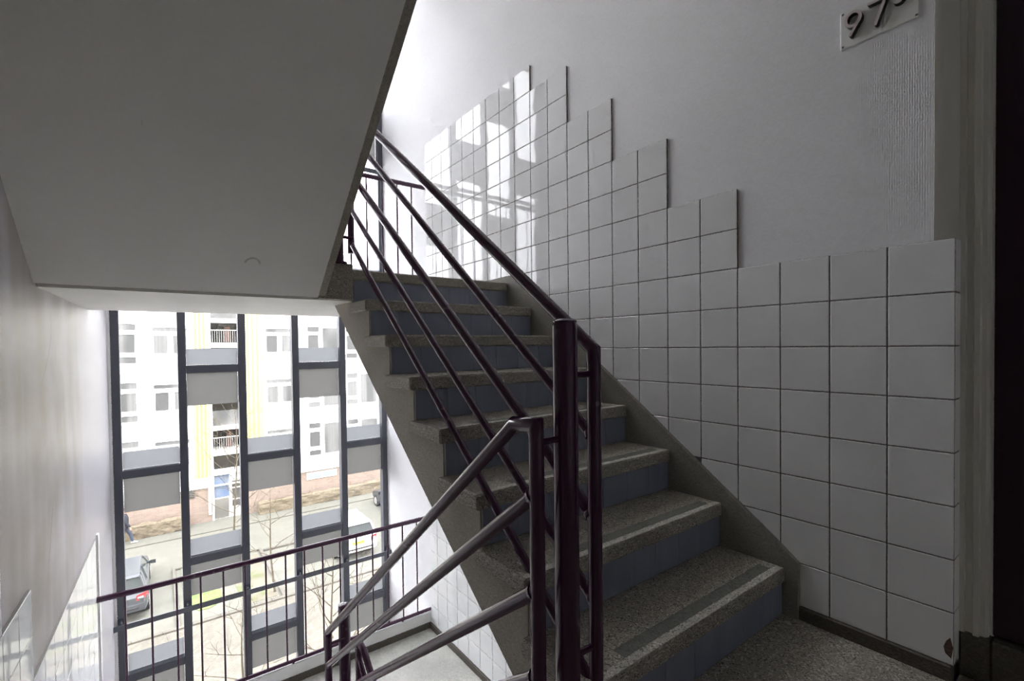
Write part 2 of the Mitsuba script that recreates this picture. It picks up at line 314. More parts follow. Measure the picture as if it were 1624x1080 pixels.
# ------------------------------------------------------------------ stair flights
TREAD_T, OVER = 0.052, 0.020
def flight(label, x0, x1, y1, sgn, z0, soff, wall_side, group=None, tiles=False, xs=0.024, drop=None, slope=None, last=8):
    """eight rises from level z0; y1: first nosing, sgn: +1 climbs towards +y; soff: depth of the soffit under the nosing line"""
    k = thing('stair_flight', label, 'stairs', group)
    Y = lambda s, i: y1 + sgn * (GO * (i - 1) + s)             # s metres in from nosing i
    bx0, bx1 = (x0 + xs, x1) if wall_side > 0 else (x0, x1 - xs)
    def fit(m):                                     # against the left wall, which is out of square
        if wall_side < 0:
            a = np.abs(m.vertices[:, 0] - x0) < 0.012
            v = m.vertices.copy(); v[a, 0] += xl(v[a, 1]) - 0.0098 - x0; m.vertices = v
        return m
    sl = slope or RI / GO
    zs = lambda y: z0 + RI - soff + sl * sgn * (y - y1)
    pts = [(Y(OVER, 1), z0)]
    for i in range(1, 9):
        pts += [(Y(OVER, i), z0 + RI * i - TREAD_T + .001)] if i == 1 else [(Y(OVER, i), z0 + RI * (i - 1) - TREAD_T + .001), (Y(OVER, i), z0 + RI * i - TREAD_T + .001)]
    ytop = Y(OVER, 8); zt = z0 + 8 * RI - 0.147
    ye = y1 + sgn * ((zt - z0 - RI + soff) / sl)               # where the soffit runs into the landing's underside
    zb = z0 - 0.15; yb = y1 + sgn * ((zb - z0 - RI + soff) / sl)
    tail = [(ytop + sgn * 0.012, z0 + 8 * RI - TREAD_T), (ytop + sgn * 0.012, zt)] + ([(ye, zt)] if sgn * (ye - ytop) > 0.02 else [])
    if sgn * (yb - Y(OVER, 1)) < 0: foot = [(Y(OVER, 1) - sgn * 0.0, zs(Y(OVER, 1)))]
    else: foot = [(yb, zb), (Y(OVER, 1), zb)]
    body = Polygon(pts + tail + foot).buffer(0)
    obj('body', fit(extr_x(body, bx0, bx1)), 'm_concrete', k)
    # painted soffit layer, short of the free edge
    e = 0.034
    sx0, sx1 = (bx0 + e, bx1) if wall_side > 0 else (bx0, bx1 - e)
    ya, yz = (yb if sgn * (yb - Y(OVER, 1)) > 0 else Y(OVER, 1)), (ye if len(tail) == 3 else ytop + sgn * 0.012)
    lay_ = Polygon([(ya, zs(ya) + .003), (yz, zs(yz) + .003), (yz, zs(yz) - 0.008), (ya, zs(ya) - 0.008)]).buffer(0)
    obj('soffit', fit(extr_x(lay_, sx0, sx1)), 'm_soffit', k)
    rt = {}
    for i in range(1, last + 1):
        zt_ = z0 + RI * i; depth = GO + OVER + 0.004 if i < 8 else 0.13
        ya, yb_ = sorted((Y(0, i), Y(depth, i)))
        if i < 8 or True:
            tk = obj('tread', fit(box(x0, x1 - .002 if wall_side > 0 else x1, ya, yb_, zt_ - TREAD_T, zt_ if i < 8 else zt_ + .0005, 0.006)), 'm_terrazzo' if i < 8 else 'm_tread_face', k)
            if i < 8:
                a, b = sorted((Y(0.004, i), Y(0.027, i)))
                obj('nosing_band', box(x0 + .006, x1 - .008, a, b, zt_ - 0.004, zt_ + 0.0004), 'm_nosing', tk)
                a, b = sorted((Y(0.030, i), Y(0.068, i)))
                obj('grip_strip', box(x0 + 0.16 if wall_side > 0 else x0 + .05, x1 - 0.05 if wall_side > 0 else x1 - .16, a, b, zt_ - 0.004, zt_ + 0.0006), 'm_strip', tk)
        za, zz = z0 + RI * (i - 1), zt_ - TREAD_T
        a, b = sorted((Y(OVER - 0.010, i), Y(OVER + .001, i)))
        rk = obj('riser', box(bx0 + .004, bx1 - .002, *sorted((Y(OVER - .0075, i), Y(OVER + .001, i))), za + .001, zz), 'm_grout', k)
        if tiles:
            n, w = 7, (bx1 - bx0 - 0.008) / 7
            for t in range(n):
                key = (i, t)
                obj('tile', box(bx0 + .005 + t * w + .0006, bx0 + .005 + (t + 1) * w - .0006, a, b - .002, za + .002, zz - .001, .0012), 'm_riser', rk)
        else:
            obj('facing', box(bx0 + .005, bx1 - .003, a, b - .002, za + .002, zz - .001, .0012), 'm_riser', rk)
    return k
up = flight('speckled concrete stair flight with blue tiled risers climbing beside the stepped white tiles', 0.7807, 1.777, Y1, 1, FLOOR, 0.385, 1, tiles=True)
# sloping concrete stringer along the right wall
st = Polygon([(0.691, FLOOR), (0.691, nose_line(0.691)), (Y8 - 0.02, nose_line(Y8 - 0.02)), (Y8 + 0.02, LAND + 0.043), (Y8 + 0.12, LAND + 0.043), (Y8 + 0.12, LAND - 0.1), (1.2, FLOOR)])
obj('stringer', extr_x(st, 1.776, 1.80), 'm_stringer', up); tag(up + '__stringer', 'smooth grey concrete stringer')
over = flight('stair flight overhead, seen from below as a sloping off white soffit', -0.36, 0.665, Y8, -1, LAND, 0.324 + 0.003, -1, xs=0.004, slope=0.80)
down = flight('stair flight going down from the floor between the left wall and the purple railing', -0.36, 0.69, Y8, -1, LL, 0.385, -1)
below = flight('stair flight of the storey below, under the flight with blue risers', 0.7807, 1.79, Y1, 1, FLOOR - STOREY, 0.385, 1)

# ------------------------------------------------------------------ newel posts and railings
def newel(x, y, z, label):
    k = thing('newel_post', label, 'post', 'round newel posts between the flights')
    R, H = 0.0275, 1.013
    obj('shaft', lathe([(0, 0), (R, 0), (R, H - 0.012), (R - 0.0025, H - 0.004), (0, H - 0.003)]), 'm_rail', k, smooth=35, tw=T().translate([x, y, z]))
    obj('cap', lathe([(0, H - 0.004), (R - 0.001, H - 0.004), (R - 0.001, H - 0.001), (R - 0.008, H + 0.003), (0, H + 0.005)]), 'm_rail', k, smooth=35, tw=T().translate([x, y, z]))
    obj('base_plate', lathe([(0, -0.001), (0.045, -0.001), (0.045, 0.008), (0.041, 0.010), (0, 0.010)]), 'm_rail', k, smooth=35, tw=T().translate([x, y, z]))
newel(0.730, 0.747, FLOOR, 'thick purple black newel post nearest the camera, at the foot of the stairs')
newel(0.735, 2.330, LAND + 0.024, 'purple newel post on the upper landing, half hidden by the soffit overhead')
newel(0.732, 2.325, LL + 0.024, 'purple newel post on the pale landing below, by the tall window')

def railing(label, group, x, rails, posts, pins, dz=0.0):
    k = thing('stair_railing', label, 'railing', group); tw = T().translate([0, 0, dz])
    for i, (pts, r, nm) in enumerate(rails): obj(nm, tube([(x, y, z) for y, z in pts], r), 'm_rail', k, smooth=40, tw=tw)
    for pts, r, nm in rails:                             # weld beads where the rails meet the end posts
        if nm == 'rail':
            a, b = np.array((x, *pts[0])), np.array((x, *pts[-1])); d = (b - a) / np.linalg.norm(b - a)
            for q, e in ((a, d), (b, -d)): obj('weld', tube([q + e * .012, q + e * .019, q + e * .024], [r + .0035, r + .0028, r + .0004], 12), 'm_rail', k, smooth=50, tw=tw)
    for y, za, zb, r in posts: obj('end_post', tube([(x, y, za), (x, y, zb)], r), 'm_rail', k, smooth=40, tw=tw)
    for y, z, xa, xb in pins: obj('connector', tube([(xa, y, z), (xb, y, z)], 0.0075, 10), 'm_rail', k, smooth=40, tw=tw)
    return k
L = lambda c, s: (lambda y: c + s * (y - 1.5))
def up_rails():
    t, r2, r3, r4, r5 = L(.564, .762), L(.392, .808), L(.195, .798), L(.003, .805), L(-.191, .824)
    yb, ye = 0.747, 2.385
    return ([([(yb, -0.04), (yb, t(yb)), (2.30, t(2.30)), (ye, t(2.30) + .01), (ye, t(2.30) - .03)], .0165, 'handrail')]
            + [([(yb, f(yb)), (ye, f(ye))], r, 'rail') for f, r in ((r2, .0127), (r3, .016), (r4, .0127), (r5, .0127))],
            [(yb, -0.780, -0.038, .0165), (ye, r5(ye) - .05, t(2.30) - .025, .0165)],
            [(yb, -0.065, 0.730, 0.822), (yb, -0.700, 0.730, 0.822), (ye - .03, .56, 0.735, 0.822)])
def down_rails():
    t, r2, r3, r4, r5 = L(-.7215, -.81), L(-.899, -.785), L(-1.088, -.761), L(-1.285, -.775), L(-1.475, -.785)
    yb, ye = 0.749, 2.303
    return ([([(yb, -0.20), (yb, -0.166), (.822, -.172), (ye, t(ye)), (ye, t(ye) - .03)], .0165, 'handrail')]
            + [([(yb, f(yb)), (ye, f(ye))], .0163, 'rail') for f in (r2, r3, r4, r5)],
            [(yb, -0.93, -0.19, .0165), (ye, r5(ye) - .05, t(ye) - .02, .0165)],
            [(yb, -0.203, 0.646, 0.730), (yb, -0.80, 0.646, 0.730), (ye, -1.43, 0.646, 0.732), (ye, -2.05, 0.646, 0.732)])
railing('long purple black tube railing of the flight with blue risers', None, 0.822, *up_rails())
railing('purple tube railing in front, sloping down towards the landing below', None, 0.646, *down_rails())
railing('purple railing of the flight below, only its upper corner showing by the lower post', None, 0.822, *up_rails(), dz=-STOREY)
railing('purple railing of the flight overhead, above its soffit', None, 0.646, *down_rails(), dz=STOREY)

def landing_rail(z, label):
    k = thing('landing_railing', label, 'railing')
    y = 3.448
    obj('handrail', tube([(xl(y) - .005, y, z + .909), (1.80, y, z + .909)], .0165), 'm_rail', k, smooth=40)
    obj('bottom_rail', tube([(xl(y) - .005, y, z + .146), (1.80, y, z + .146)], .0125), 'm_rail', k, smooth=40)
    bar = mikit.ply(tube([(0, 0, .150), (0, 0, .905)], .0055, 10), 'm_rail', smooth=40)
    for i in range(16): obj('baluster', bar, None, k, tw=T().translate([-0.175 + i * 0.1239, y, z]))
    for x in (-0.1, 0.73, 1.55): obj('stub', tube([(x, y, z + .12), (x, y, z + .146)], .008, 10), 'm_rail', k, smooth=40)
landing_rail(LL, 'purple railing with thin balusters along the edge of the pale landing below')
landing_rail(LAND, 'purple railing with thin balusters on the landing at the head of the stairs')

# ------------------------------------------------------------------ window wall
obj('window_1', cat(box(-0.50, -0.262, YW, YW + 0.08, BOT, TOP), box(1.80, 1.9, YW, YW + 0.08, BOT, TOP)), 'm_white')
tag('window_1', 'tall stairwell window of dark grey frames with staggered crossbars', kind='structure')
MX = [-0.268, 0.133, 0.540, 0.950, 1.357, 1.752]; MW = [.055, .053, .054, .054, .054, .05]
for x, w in zip(MX, MW):
    obj('mullion', box(x, x + w, YW, YW + 0.075, BOT, TOP, 0.003), 'm_frame', 'window_1')
GY = YW + 0.058
def sheet(xa, xb, y, za, zb_):      # a film or a pane: one sheet
    return trimesh.Trimesh([(xa, y, za), (xb, y, za), (xb, y, zb_), (xa, y, zb_)], [[0, 1, 2], [0, 2, 3]], process=False)
for c in range(5):
    x0, x1 = MX[c] + MW[c], MX[c + 1]
    zb = [(-0.144 if c % 2 else -0.892) + n * 1.4885 for n in range(-2, 4)]
    zb = [z for z in zb if BOT + .3 < z < TOP - .3]
    for z in zb:
        obj('crossbar', box(x0 - .002, x1 + .002, YW + 0.004, YW + 0.072, z - .030, z + .030, 0.003), 'm_bar', 'window_1')
        obj('frosted_band', sheet(x0 + .003, x1 - .003, GY - .003, z + .031, z + .158), 'm_film_up', 'window_1')
        obj('frosted_panel', sheet(x0 + .003, x1 - .003, GY - .003, z - .286, z - .031), 'm_film_low', 'window_1')
    lim = [BOT] + zb + [TOP]
    for a, b in zip(lim[:-1], lim[1:]):
        obj('pane', sheet(x0, x1, GY, a, b), 'm_glass', 'window_1')
for z, lab in ((-1.965, 'grey guard bar across the window just above the landing below'), (1.66, 'grey guard bar across the window beside the upper landing')):
    k = thing('guard_bar', lab, 'guard bar')
    obj('bar', box(-0.285, 1.80, YW - 0.062, YW - 0.046, z - .019, z + .019, .003), 'm_bar', k)
    for x, w in zip(MX, MW):
        obj('bracket', cat(box(x + w / 2 - .006, x + w / 2 + .006, YW - 0.050, YW + .004, z - .006, z + .030, .001), box(x + w / 2 - .014, x + w / 2 + .014, YW - .006, YW + .002, z - .02, z + .045, .001)), 'm_bar', k)

# ------------------------------------------------------------------ door, its frame, the number plate
prof = Polygon([(1.852, 0.3055), (1.852, 0.293), (1.860, 0.291), (1.860, 0.278), (1.851, 0.275), (1.851, 0.264), (1.860, 0.261), (1.860, 0.252), (1.868, 0.2465), (1.890, 0.246), (1.890, 0.239), (1.93, 0.239), (1.93, 0.3055)])
fr = extr_z(prof, FLOOR + 0.125, 1.16)
obj('door_1', box(1.888, 1.925, -0.66, 0.242, FLOOR + .128, 1.16, .003), 'm_door')
tag('door_1', 'dark purple flat door in a cream moulded frame', kind='structure')
obj('frame', fr, 'm_doorframe', 'door_1'); tag('door_1__frame', 'cream moulded door frame')
p2 = prof.buffer(0); m = extr_z(Polygon([(x, -0.42 - y + 0.0) for x, y in np.array(p2.exterior.coords)[:-1]]).buffer(0), FLOOR + 0.125, 1.16); obj('frame', m, 'm_doorframe', 'door_1')
obj('frame_head', box(1.852, 1.93, -0.72, 0.3035, 1.16, 1.22, .003), 'm_doorframe', 'door_1')
obj('plinth_block', box(1.853, 1.93, 0.243, 0.3035, FLOOR - .003, FLOOR + .127, .004), 'm_plinth', 'door_1'); obj('plinth_block', box(1.853, 1.93, -0.72, -0.66, FLOOR - .003, FLOOR + .127, .004), 'm_plinth', 'door_1')
obj('threshold', box(1.856, 1.96, -0.66, 0.243, FLOOR - .02, FLOOR + .122, .006), 'm_plinth', 'door_1')
obj('handle', cat(tube([(1.888, -0.58, 0.06), (1.84, -0.58, 0.06), (1.84, -0.47, 0.06)], .009, 12), box(1.883, 1.890, -0.60, -0.56, -0.03, 0.14, .002)), 'm_screw', 'door_1', smooth=40)

cp = Polygon([(1.8005, 0.350), (1.8045, 0.334), (1.814, 0.322), (1.832, 0.3135), (1.8525, 0.3060), (1.93, 0.3060), (1.93, 0.317), (1.834, 0.3175), (1.8035, 0.352)])
obj('casing', extr_z(cp, TZ0 + 2 * TS + .001, 1.22), 'm_doorframe', 'door_1', smooth=50)
k = thing('number_plate', 'white house number plate reading 97 with a small raised 3, beside the door', 'sign')
PX = 1.802 - 0.006
scene[k] = mikit.ply(box(PX, 1.803, 0.382, 0.575, 0.934, 1.052, .0025), 'm_plate'); _count['number_plate'] = 0
def strokes(lines, w, depth, h0=0.0):
    """digit strokes in local (u to the right, v up) as rounded bars"""
    from shapely.geometry import LineString
    g = unary_union([LineString(l).buffer(w / 2, quad_segs=6) for l in lines]).simplify(0.0002)
    m = trimesh.util.concatenate([trimesh.creation.extrude_polygon(q, depth, engine='earcut') for q in getattr(g, 'geoms', [g])])
    v = m.vertices.copy(); m.vertices = np.stack([-v[:, 2] - h0, -v[:, 0], v[:, 1]], 1)
    if m.volume < 0: m.invert()
    return m
def ring(cx, cy, rx, ry, a0=0, a1=360, n=28): return [(cx + rx * math.cos(math.radians(a)), cy + ry * math.sin(math.radians(a))) for a in np.linspace(a0, a1, n)]
H = 0.074
nine = [ring(.021, .050, .019, .021), [(.0385, .058), (.0395, .050), (.036, .039), (.014, .003)]]
seven = [[(.0, H - .003), (.041, H - .003), (.016, .003)]]
three = [ring(.009, .029, .009, .0085, 150, -90, 14), ring(.009, .0105, .0105, .0105, 90, -150, 16)]
for nm, ln, u, v, s in (('digit', nine, .556, .957, 1), ('digit', seven, .495, .957, 1), ('small_digit', three, .434, .993, 1)):
    d = obj(nm, strokes(ln, .0085 if nm == 'digit' else .0065, .019), 'm_digit', k, tw=T().translate([PX + .001, u, v]))
    obj('face', strokes(ln, .0080 if nm == 'digit' else .0060, .0010, .019), 'm_digit_face', d, tw=T().translate([PX + .001, u, v]))
for y in (.571 - .004, .386 + .002):
    for z in (.942, 1.044): obj('screw', lathe([(0, -.001), (.0032, -.001), (.0030, .0012), (0, .002)], 12), 'm_screw', k, smooth=35, tw=T().translate([PX, y, z]) @ T().rotate([0, 1, 0], -90))
mat('m_front', (.5, .47, .43), 0.8)
flight('stair flight of the storey above, out of sight over the blue risers', 0.7807, 1.79, Y1, 1, FLOOR + STOREY, 0.385, 1)

# ------------------------------------------------------------------ the stairwell's own building, on either side of the window
GZ = -9.07
obj('wall_front', cat(box(-30, -0.50, 4.25, 4.45, GZ, TOP + .2), box(1.90, 34, 4.25, 4.45, GZ, TOP + .2), box(-0.5, 1.9, 4.25, 4.45, GZ, BOT)), 'm_front'); tag('wall_front', 'outer wall of the building around the stairwell window', kind='structure')

# ------------------------------------------------------------------ street
def paving(p, n, uv):
    u, v = (p.x + p.y) * 0.7071 / 0.2, (p.x - p.y) * 0.7071 / 0.1
    r = mikit.cell_rand(dr.floor(u + 0.5 * dr.floor(v)), dr.floor(v), 2)
    fu, fv = (u + 0.5 * dr.floor(v)) - dr.floor(u + 0.5 * dr.floor(v)), v - dr.floor(v)
    j = dr.maximum(smoothstep(0.06, 0.02, fu), smoothstep(0.10, 0.04, fv))
    w = fbm(p.x * 0.6, p.y * 0.6, 0, 3)
    return mix(mix((.122, .112, .092), (.158, .146, .12), r), (.085, .08, .068), j * 0.8) * (0.85 + 0.3 * w)
mat('m_paving', paving, 0.85, two=False)
mat('m_slab', lambda p, n, uv: mix((.120, .118, .098), (.148, .144, .120), fbm(p.x * 0.8, p.y * 0.8, 0, 4)) * (0.97 + 0.06 * mikit.cell_rand(p.x / 0.3, p.y / 0.3)), 0.85, two=False)
mat('m_kerb', lambda p, n, uv: mix((.11, .10, .085), (.14, .13, .11), noise(p.x * 3, p.y * 3, 0)), 0.85)
mat('m_soil', lambda p, n, uv: mix((.14, .125, .095), (.10, .11, .05), smoothstep(0.4, 0.65, fbm(p.x * 1.3, p.y * 1.3, 0, 3))), 0.95)
mat('m_lawn', lambda p, n, uv: mix((.10, .15, .04), (.15, .19, .07), fbm(p.x * 6, p.y * 6, 0, 3)), 0.95)
obj('street', box(-40, 50, 18.35, 27.2, GZ - .3, GZ), 'm_slab'); tag('street', 'pale paved street with parking bays', kind='structure')
obj('pavement', box(-40, 50, 4.6, 18.35, GZ - .3, GZ + .02), 'm_paving'); tag('pavement', 'small brick paving below the window', kind='structure')
obj('footpath', box(-40, 50, 27.2, 60, GZ - .3, GZ + .05), 'm_slab'); tag('footpath', 'pale footpath along the opposite building', kind='structure')
k = thing('kerb', 'low kerb between the brick paving and the parked cars', 'kerb')
for i in range(40): obj('kerb_stone', box(-8 + i * .8 + .006, -8 + (i + 1) * .8 - .006, 18.25, 18.40, GZ - .1, GZ + .08, .015), 'm_kerb', k)
beds = [(0.35, 3.7, 18.4, 23.45), (9.0, 11.4, 18.4, 22.2)]
for i, (xa, xb, ya, yb) in enumerate(beds[:1]):
    k = thing('planting_bed', 'planting bed with a bare tree between the parked cars', 'planting bed')
    scene[k] = mikit.ply(box(xa + .3, xb - .2, ya + .1, yb - .1, GZ - .1, GZ + .03), 'm_slab')
    obj('edging', cat(box(xa, xa + .12, ya, yb, GZ - .1, GZ + .09, .02), box(xb - .12, xb, ya, yb, GZ - .1, GZ + .09, .02), box(xa, xb, yb - .12, yb, GZ - .1, GZ + .09, .02)), 'm_kerb', k)
    obj('grass', hull([(1.25 + .55 * math.cos(a) * (1 + .2 * math.sin(3 * a)), 19.9 + .8 * math.sin(a), z) for a in np.linspace(0, 6.28, 14) for z in (GZ, GZ + .05)]), 'm_lawn', k)
    obj('soil', box(2.3, 3.45, 18.6, 22.9, GZ - .1, GZ + .04), 'm_soil', k)
k = thing('kerb', 'short kerb at the end of the bays behind the white car', 'kerb'); scene[k] = mikit.ply(box(3.75, 5.3, 23.1, 23.25, GZ - .1, GZ + .1, .02), 'm_kerb')

# ------------------------------------------------------------------ building across the street
D = 28.80
mat('m_facade', lambda p, n, uv: mi.Color3f(.62, .61, .57) * (0.97 + 0.05 * fbm(p.x * .8, p.y, p.z * .8, 3)), 0.8)
mat('m_yellow', (.52, .455, .215), 0.7)
mat('m_wframe', (.78, .78, .76), 0.5)
def brick(p, n, uv):
    v = p.z / 0.065; u = (p.x + p.y) / 0.22 + 0.5 * dr.floor(v)
    r = mikit.cell_rand(dr.floor(u), dr.floor(v), 1); j = dr.maximum(smoothstep(.06, .03, u - dr.floor(u)), smoothstep(.16, .08, v - dr.floor(v)))
    return mix(mix((.26, .195, .16), (.30, .23, .185), r), (.28, .25, .21), j) * (0.85 + 0.3 * fbm(p.x, p.y, p.z, 3))
mat('m_brick', brick, 0.9)
def curtain(p, n, uv):
    w = noise(p.x * 2.1, 0, p.z * 0.35); f = noise(p.x * 26, 1.0, 0)
    return mix((.11, .112, .11), (.20, .20, .195), smoothstep(.30, .62, w) * (0.75 + .4 * f))
mat('m_pane', curtain, 0.08, specular=0.2)
mat('m_pane_dark', lambda p, n, uv: mix((.07, .07, .068), (.13, .125, .115), noise(p.x * 2.5, 0, p.z * 2.0)), 0.1, specular=0.2)
mat('m_recess', lambda p, n, uv: mix((.14, .135, .12), (.22, .21, .19), noise(p.x * 1.8, 0, p.z * 1.5)), 0.8)
mat('m_blue', lambda p, n, uv: mix((.10, .15, .26), (.22, .26, .32), noise(p.x * 2.4, 0, p.z * 2.1)), 0.5)
mat('m_bsmt', (.27, .30, .32), 0.3)
mat('m_railing_grey', (.30, .30, .29), 0.5)
mat('m_plant', (.14, .22, .08), 0.9)
mat('m_redbrown', (.17, .10, .08), 0.8)
B = thing('apartment_building', 'white apartment building with pale yellow panels across the street', 'building')
XA, XB = -13.0, 23.0
# the wall, with the balcony bays left open
BAYS = [(2.28, 3.84), (2.28 - 11.7, 3.84 - 11.7), (2.28 + 11.7, 3.84 + 11.7)]
ZTOP = 2.55
segs = [XA] + sorted(v for b in BAYS for v in b if XA < v < XB) + [XB]
wl = []
a = XA
for b0, b1 in sorted(BAYS):
    if b0 > a: wl.append(box(a, min(b0, XB), D, D + .35, -7.2, ZTOP))
    a = b1
if a < XB: wl.append(box(a, XB, D, D + .35, -7.2, ZTOP))
wl.append(box(XA, XB, D + 3, D + 9, GZ, ZTOP)); wl.append(box(XA, XB, D, D + 9, ZTOP, ZTOP + .3))
for b0, b1 in sorted(BAYS):
    for x in (b0 - .02, b1 + .02 - .1): wl.append(box(x, x + .1, D + .01, D + 3, GZ, ZTOP))
obj('wall', cat(*wl), 'm_facade', B)
pl = []
a = XA
for b0, b1 in sorted(BAYS):
    pl.append(box(a, b0, D + .03, D + .35, GZ, -7.2)); a = b1
pl.append(box(a, XB, D + .03, D + .35, GZ, -7.2))
obj('brick_plinth', cat(*pl), 'm_brick', B); tag(B + '__brick_plinth', 'pinkish brick plinth at street level')
def window(panes, frame, mats, big=None):
    x0, x1, z0, z1 = frame
    bars = Polygon([(x0, z0), (x1, z0), (x1, z1), (x0, z1)])
    for (a, b, c, d) in panes: bars = bars.difference(sbox(a, c, b, d))
    w = obj('window', extr_y(bars, D - .035, D + .02), 'm_wframe', B)
    for i, (a, b, c, d) in enumerate(panes):
        obj('pane', box(a - .01, b + .01, D - .012, D - .004, c - .01, d + .01), mats[i % len(mats)], w)
    obj('sill', cat(box(x0 - .05, x1 + .05, D - .09, D + .01, z0 - .07, z0 - .02), box(x0 - .04, x1 + .04, D - .06, D + .01, z1 + .02, z1 + .06)), 'm_wframe', w)
HS = 2.86
def casement(xa, dz):      # transom light over two casements, on a panelled apron
    window([(xa, xa + 1.43, .98 + dz, 1.16 + dz), (xa + .05, xa + .59, -.13 + dz, .77 + dz), (xa + .85, xa + 1.39, -.13 + dz, .77 + dz)], (xa - .10, xa + 1.53, -.30 + dz, 1.30 + dz), ['m_pane', 'm_pane', 'm_pane'])
    obj('apron', box(xa - .10, xa + 1.53, D - .03, D + .01, -.80 + dz, -.40 + dz, .01), 'm_wframe', B)
def wide(xa, xb, dz, flip):  # three lights one over the other beside a large pane
    n = (xa, xa + .66) if not flip else (xb - .66, xb)
    g = (xa + .88, xb) if not flip else (xa, xb - .88)
    window([(n[0], n[1], 1.03 + dz, 1.32 + dz), (n[0] + .04, n[1] - .04, -.06 + dz, .81 + dz), (n[0], n[1], -.58 + dz, -.29 + dz), (g[0], g[1], -.55 + dz, 1.25 + dz)], (xa - .09, xb + .09, -.68 + dz, 1.42 + dz), ['m_pane', 'm_pane', 'm_pane', 'm_pane'])
for f in (0, -1, -2):
    dz = f * HS
    for off in (-11.7, 0, 11.7):
        for xa in (-.12 + off, 4.98 + off):
            if XA + .3 < xa < XB - 2: casement(xa, dz)
    for xa, xb, fl in ((-2.75, -.79, True), (7.22, 9.06, False), (9.50, 11.4, False), (-5.0, -3.1, False), (-12.6, -10.9, False), (18.9, 20.8, False)):
        wide(xa, xb, dz, fl)
for x0, x1, z in ((7.03, 8.79, -7.51), (-2.7, -1.0, -7.51), (9.6, 11.3, -7.51)):
    w = obj('basement_window', box(x0, x1, D - .02, D + .03, z - .20, z + .20, .01), 'm_wframe', B)
    obj('pane', box(x0 + .06, (x0 + x1) / 2 - .02, D - .03, D - .01, z - .15, z + .15), 'm_bsmt', w); obj('pane', box((x0 + x1) / 2 + .02, x1 - .06, D - .03, D - .01, z - .15, z + .15), 'm_bsmt', w)
w = obj('basement_window', box(1.24, 1.48, D - .02, D + .03, -7.65, -7.17, .01), 'm_pane_dark', B)
obj('ledge', box(XA, XB, D - .06, D + .01, -7.22, -7.14, .01), 'm_wframe', B)
obj('downpipe', tube([(9.16, D - .07, GZ + .3), (9.16, D - .07, ZTOP)], .05, 10), 'm_railing_grey', B, smooth=40)
def corrugated(x0, x1, z0, z1):
    n = max(4, round((x1 - x0) / .24)); w = (x1 - x0) / n; pts = []
    for i in range(n):
        a = x0 + i * w; pts += [(a, D - .02), (a + w * .12, D - .07), (a + w * .70, D - .07), (a + w * .82, D - .02)]
    pts += [(x1, D - .02), (x1, D + .02), (x0, D + .02)]
    obj('corrugated_panel', extr_z(Polygon(pts), z0, z1), 'm_yellow', B)
for off in (0, 11.7, -11.7):
    if off == 0 or XA < 1.5 + off: corrugated(1.50 + off, 2.22 + off, -6.65, 2.4); corrugated(3.86 + off, 4.78 + off, -6.65, 2.4)
tag(B + '__corrugated_panel', 'pale yellow corrugated panel')
for n_, (b0, b1) in enumerate(sorted(BAYS)):
    if b1 < XA or b0 > XB: continue
    for f in (0, -1, -2):
        dz = f * HS
        obj('recess', box(b0, b1, D + 1.1, D + 1.25, dz - 2.46 + .4, dz + .40), 'm_recess', B)
        bk = obj('balcony', box(b0 - .02, b1 + .02, D - .10, D + 1.2, dz + .12, dz + .40, .015), 'm_facade', B)
        obj('rail_bars', cat(*[box(b0 + .03 + i * .105, b0 + .055 + i * .105, D - .03, D, dz + .40, dz + 1.05) for i in range(int((b1 - b0) / .105))] + [box(b0, b1, D - .05, D + .02, dz + 1.04, dz + 1.10)]), 'm_railing_grey', bk)
        obj('balcony_door', cat(box(b0 + .5, b0 + 1.3, D + 1.06, D + 1.11, dz + .45, dz + 2.3)), 'm_pane_dark', bk)
        obj('beam', box(b0 - .02, b1 + .02, D - .04, D + .25, dz + 1.45, dz + 1.69, .01), 'm_wframe', B)
        obj('upper_light', box(b0 + .04, b1 - .04, D + .10, D + .12, dz + 1.69, dz + 2.50), 'm_pane', B)
        obj('chair_panel', box(b0 + .75, b0 + 1.05, D + .6, D + .64, dz + .45, dz + 1.30, .01), 'm_redbrown', bk)
    # entrance
    obj('beam', box(b0 - .02, b1 + .02, D - .05, D + .3, -6.65, -6.37, .01), 'm_wframe', B)
    obj('pilaster', box(b0 - .2, b0 - .06, D - .08, D + .2, -8.66, -6.6, .01), 'm_wframe', B)
    e = obj('entrance', box(b0, b1, D + .15, D + .25, GZ, -6.6), 'm_wframe', B); tag(e, 'entrance with blue panels')
    obj('blue_panel', box(b0 + .02, b0 + .78, D + .11, D + .16, -7.87, -6.68), 'm_blue', e)
    obj('door_leaf', box(b0 + .05, b0 + .75, D + .11, D + .16, GZ + .1, -7.95), 'm_recess', e)
    for a, b in ((-7.42, -7.08), (-8.05, -7.5), (-8.45, -8.12)): obj('pane', box(b0 + .92, b1 - .06, D + .11, D + .16, a, b), 'm_pane_dark', e)

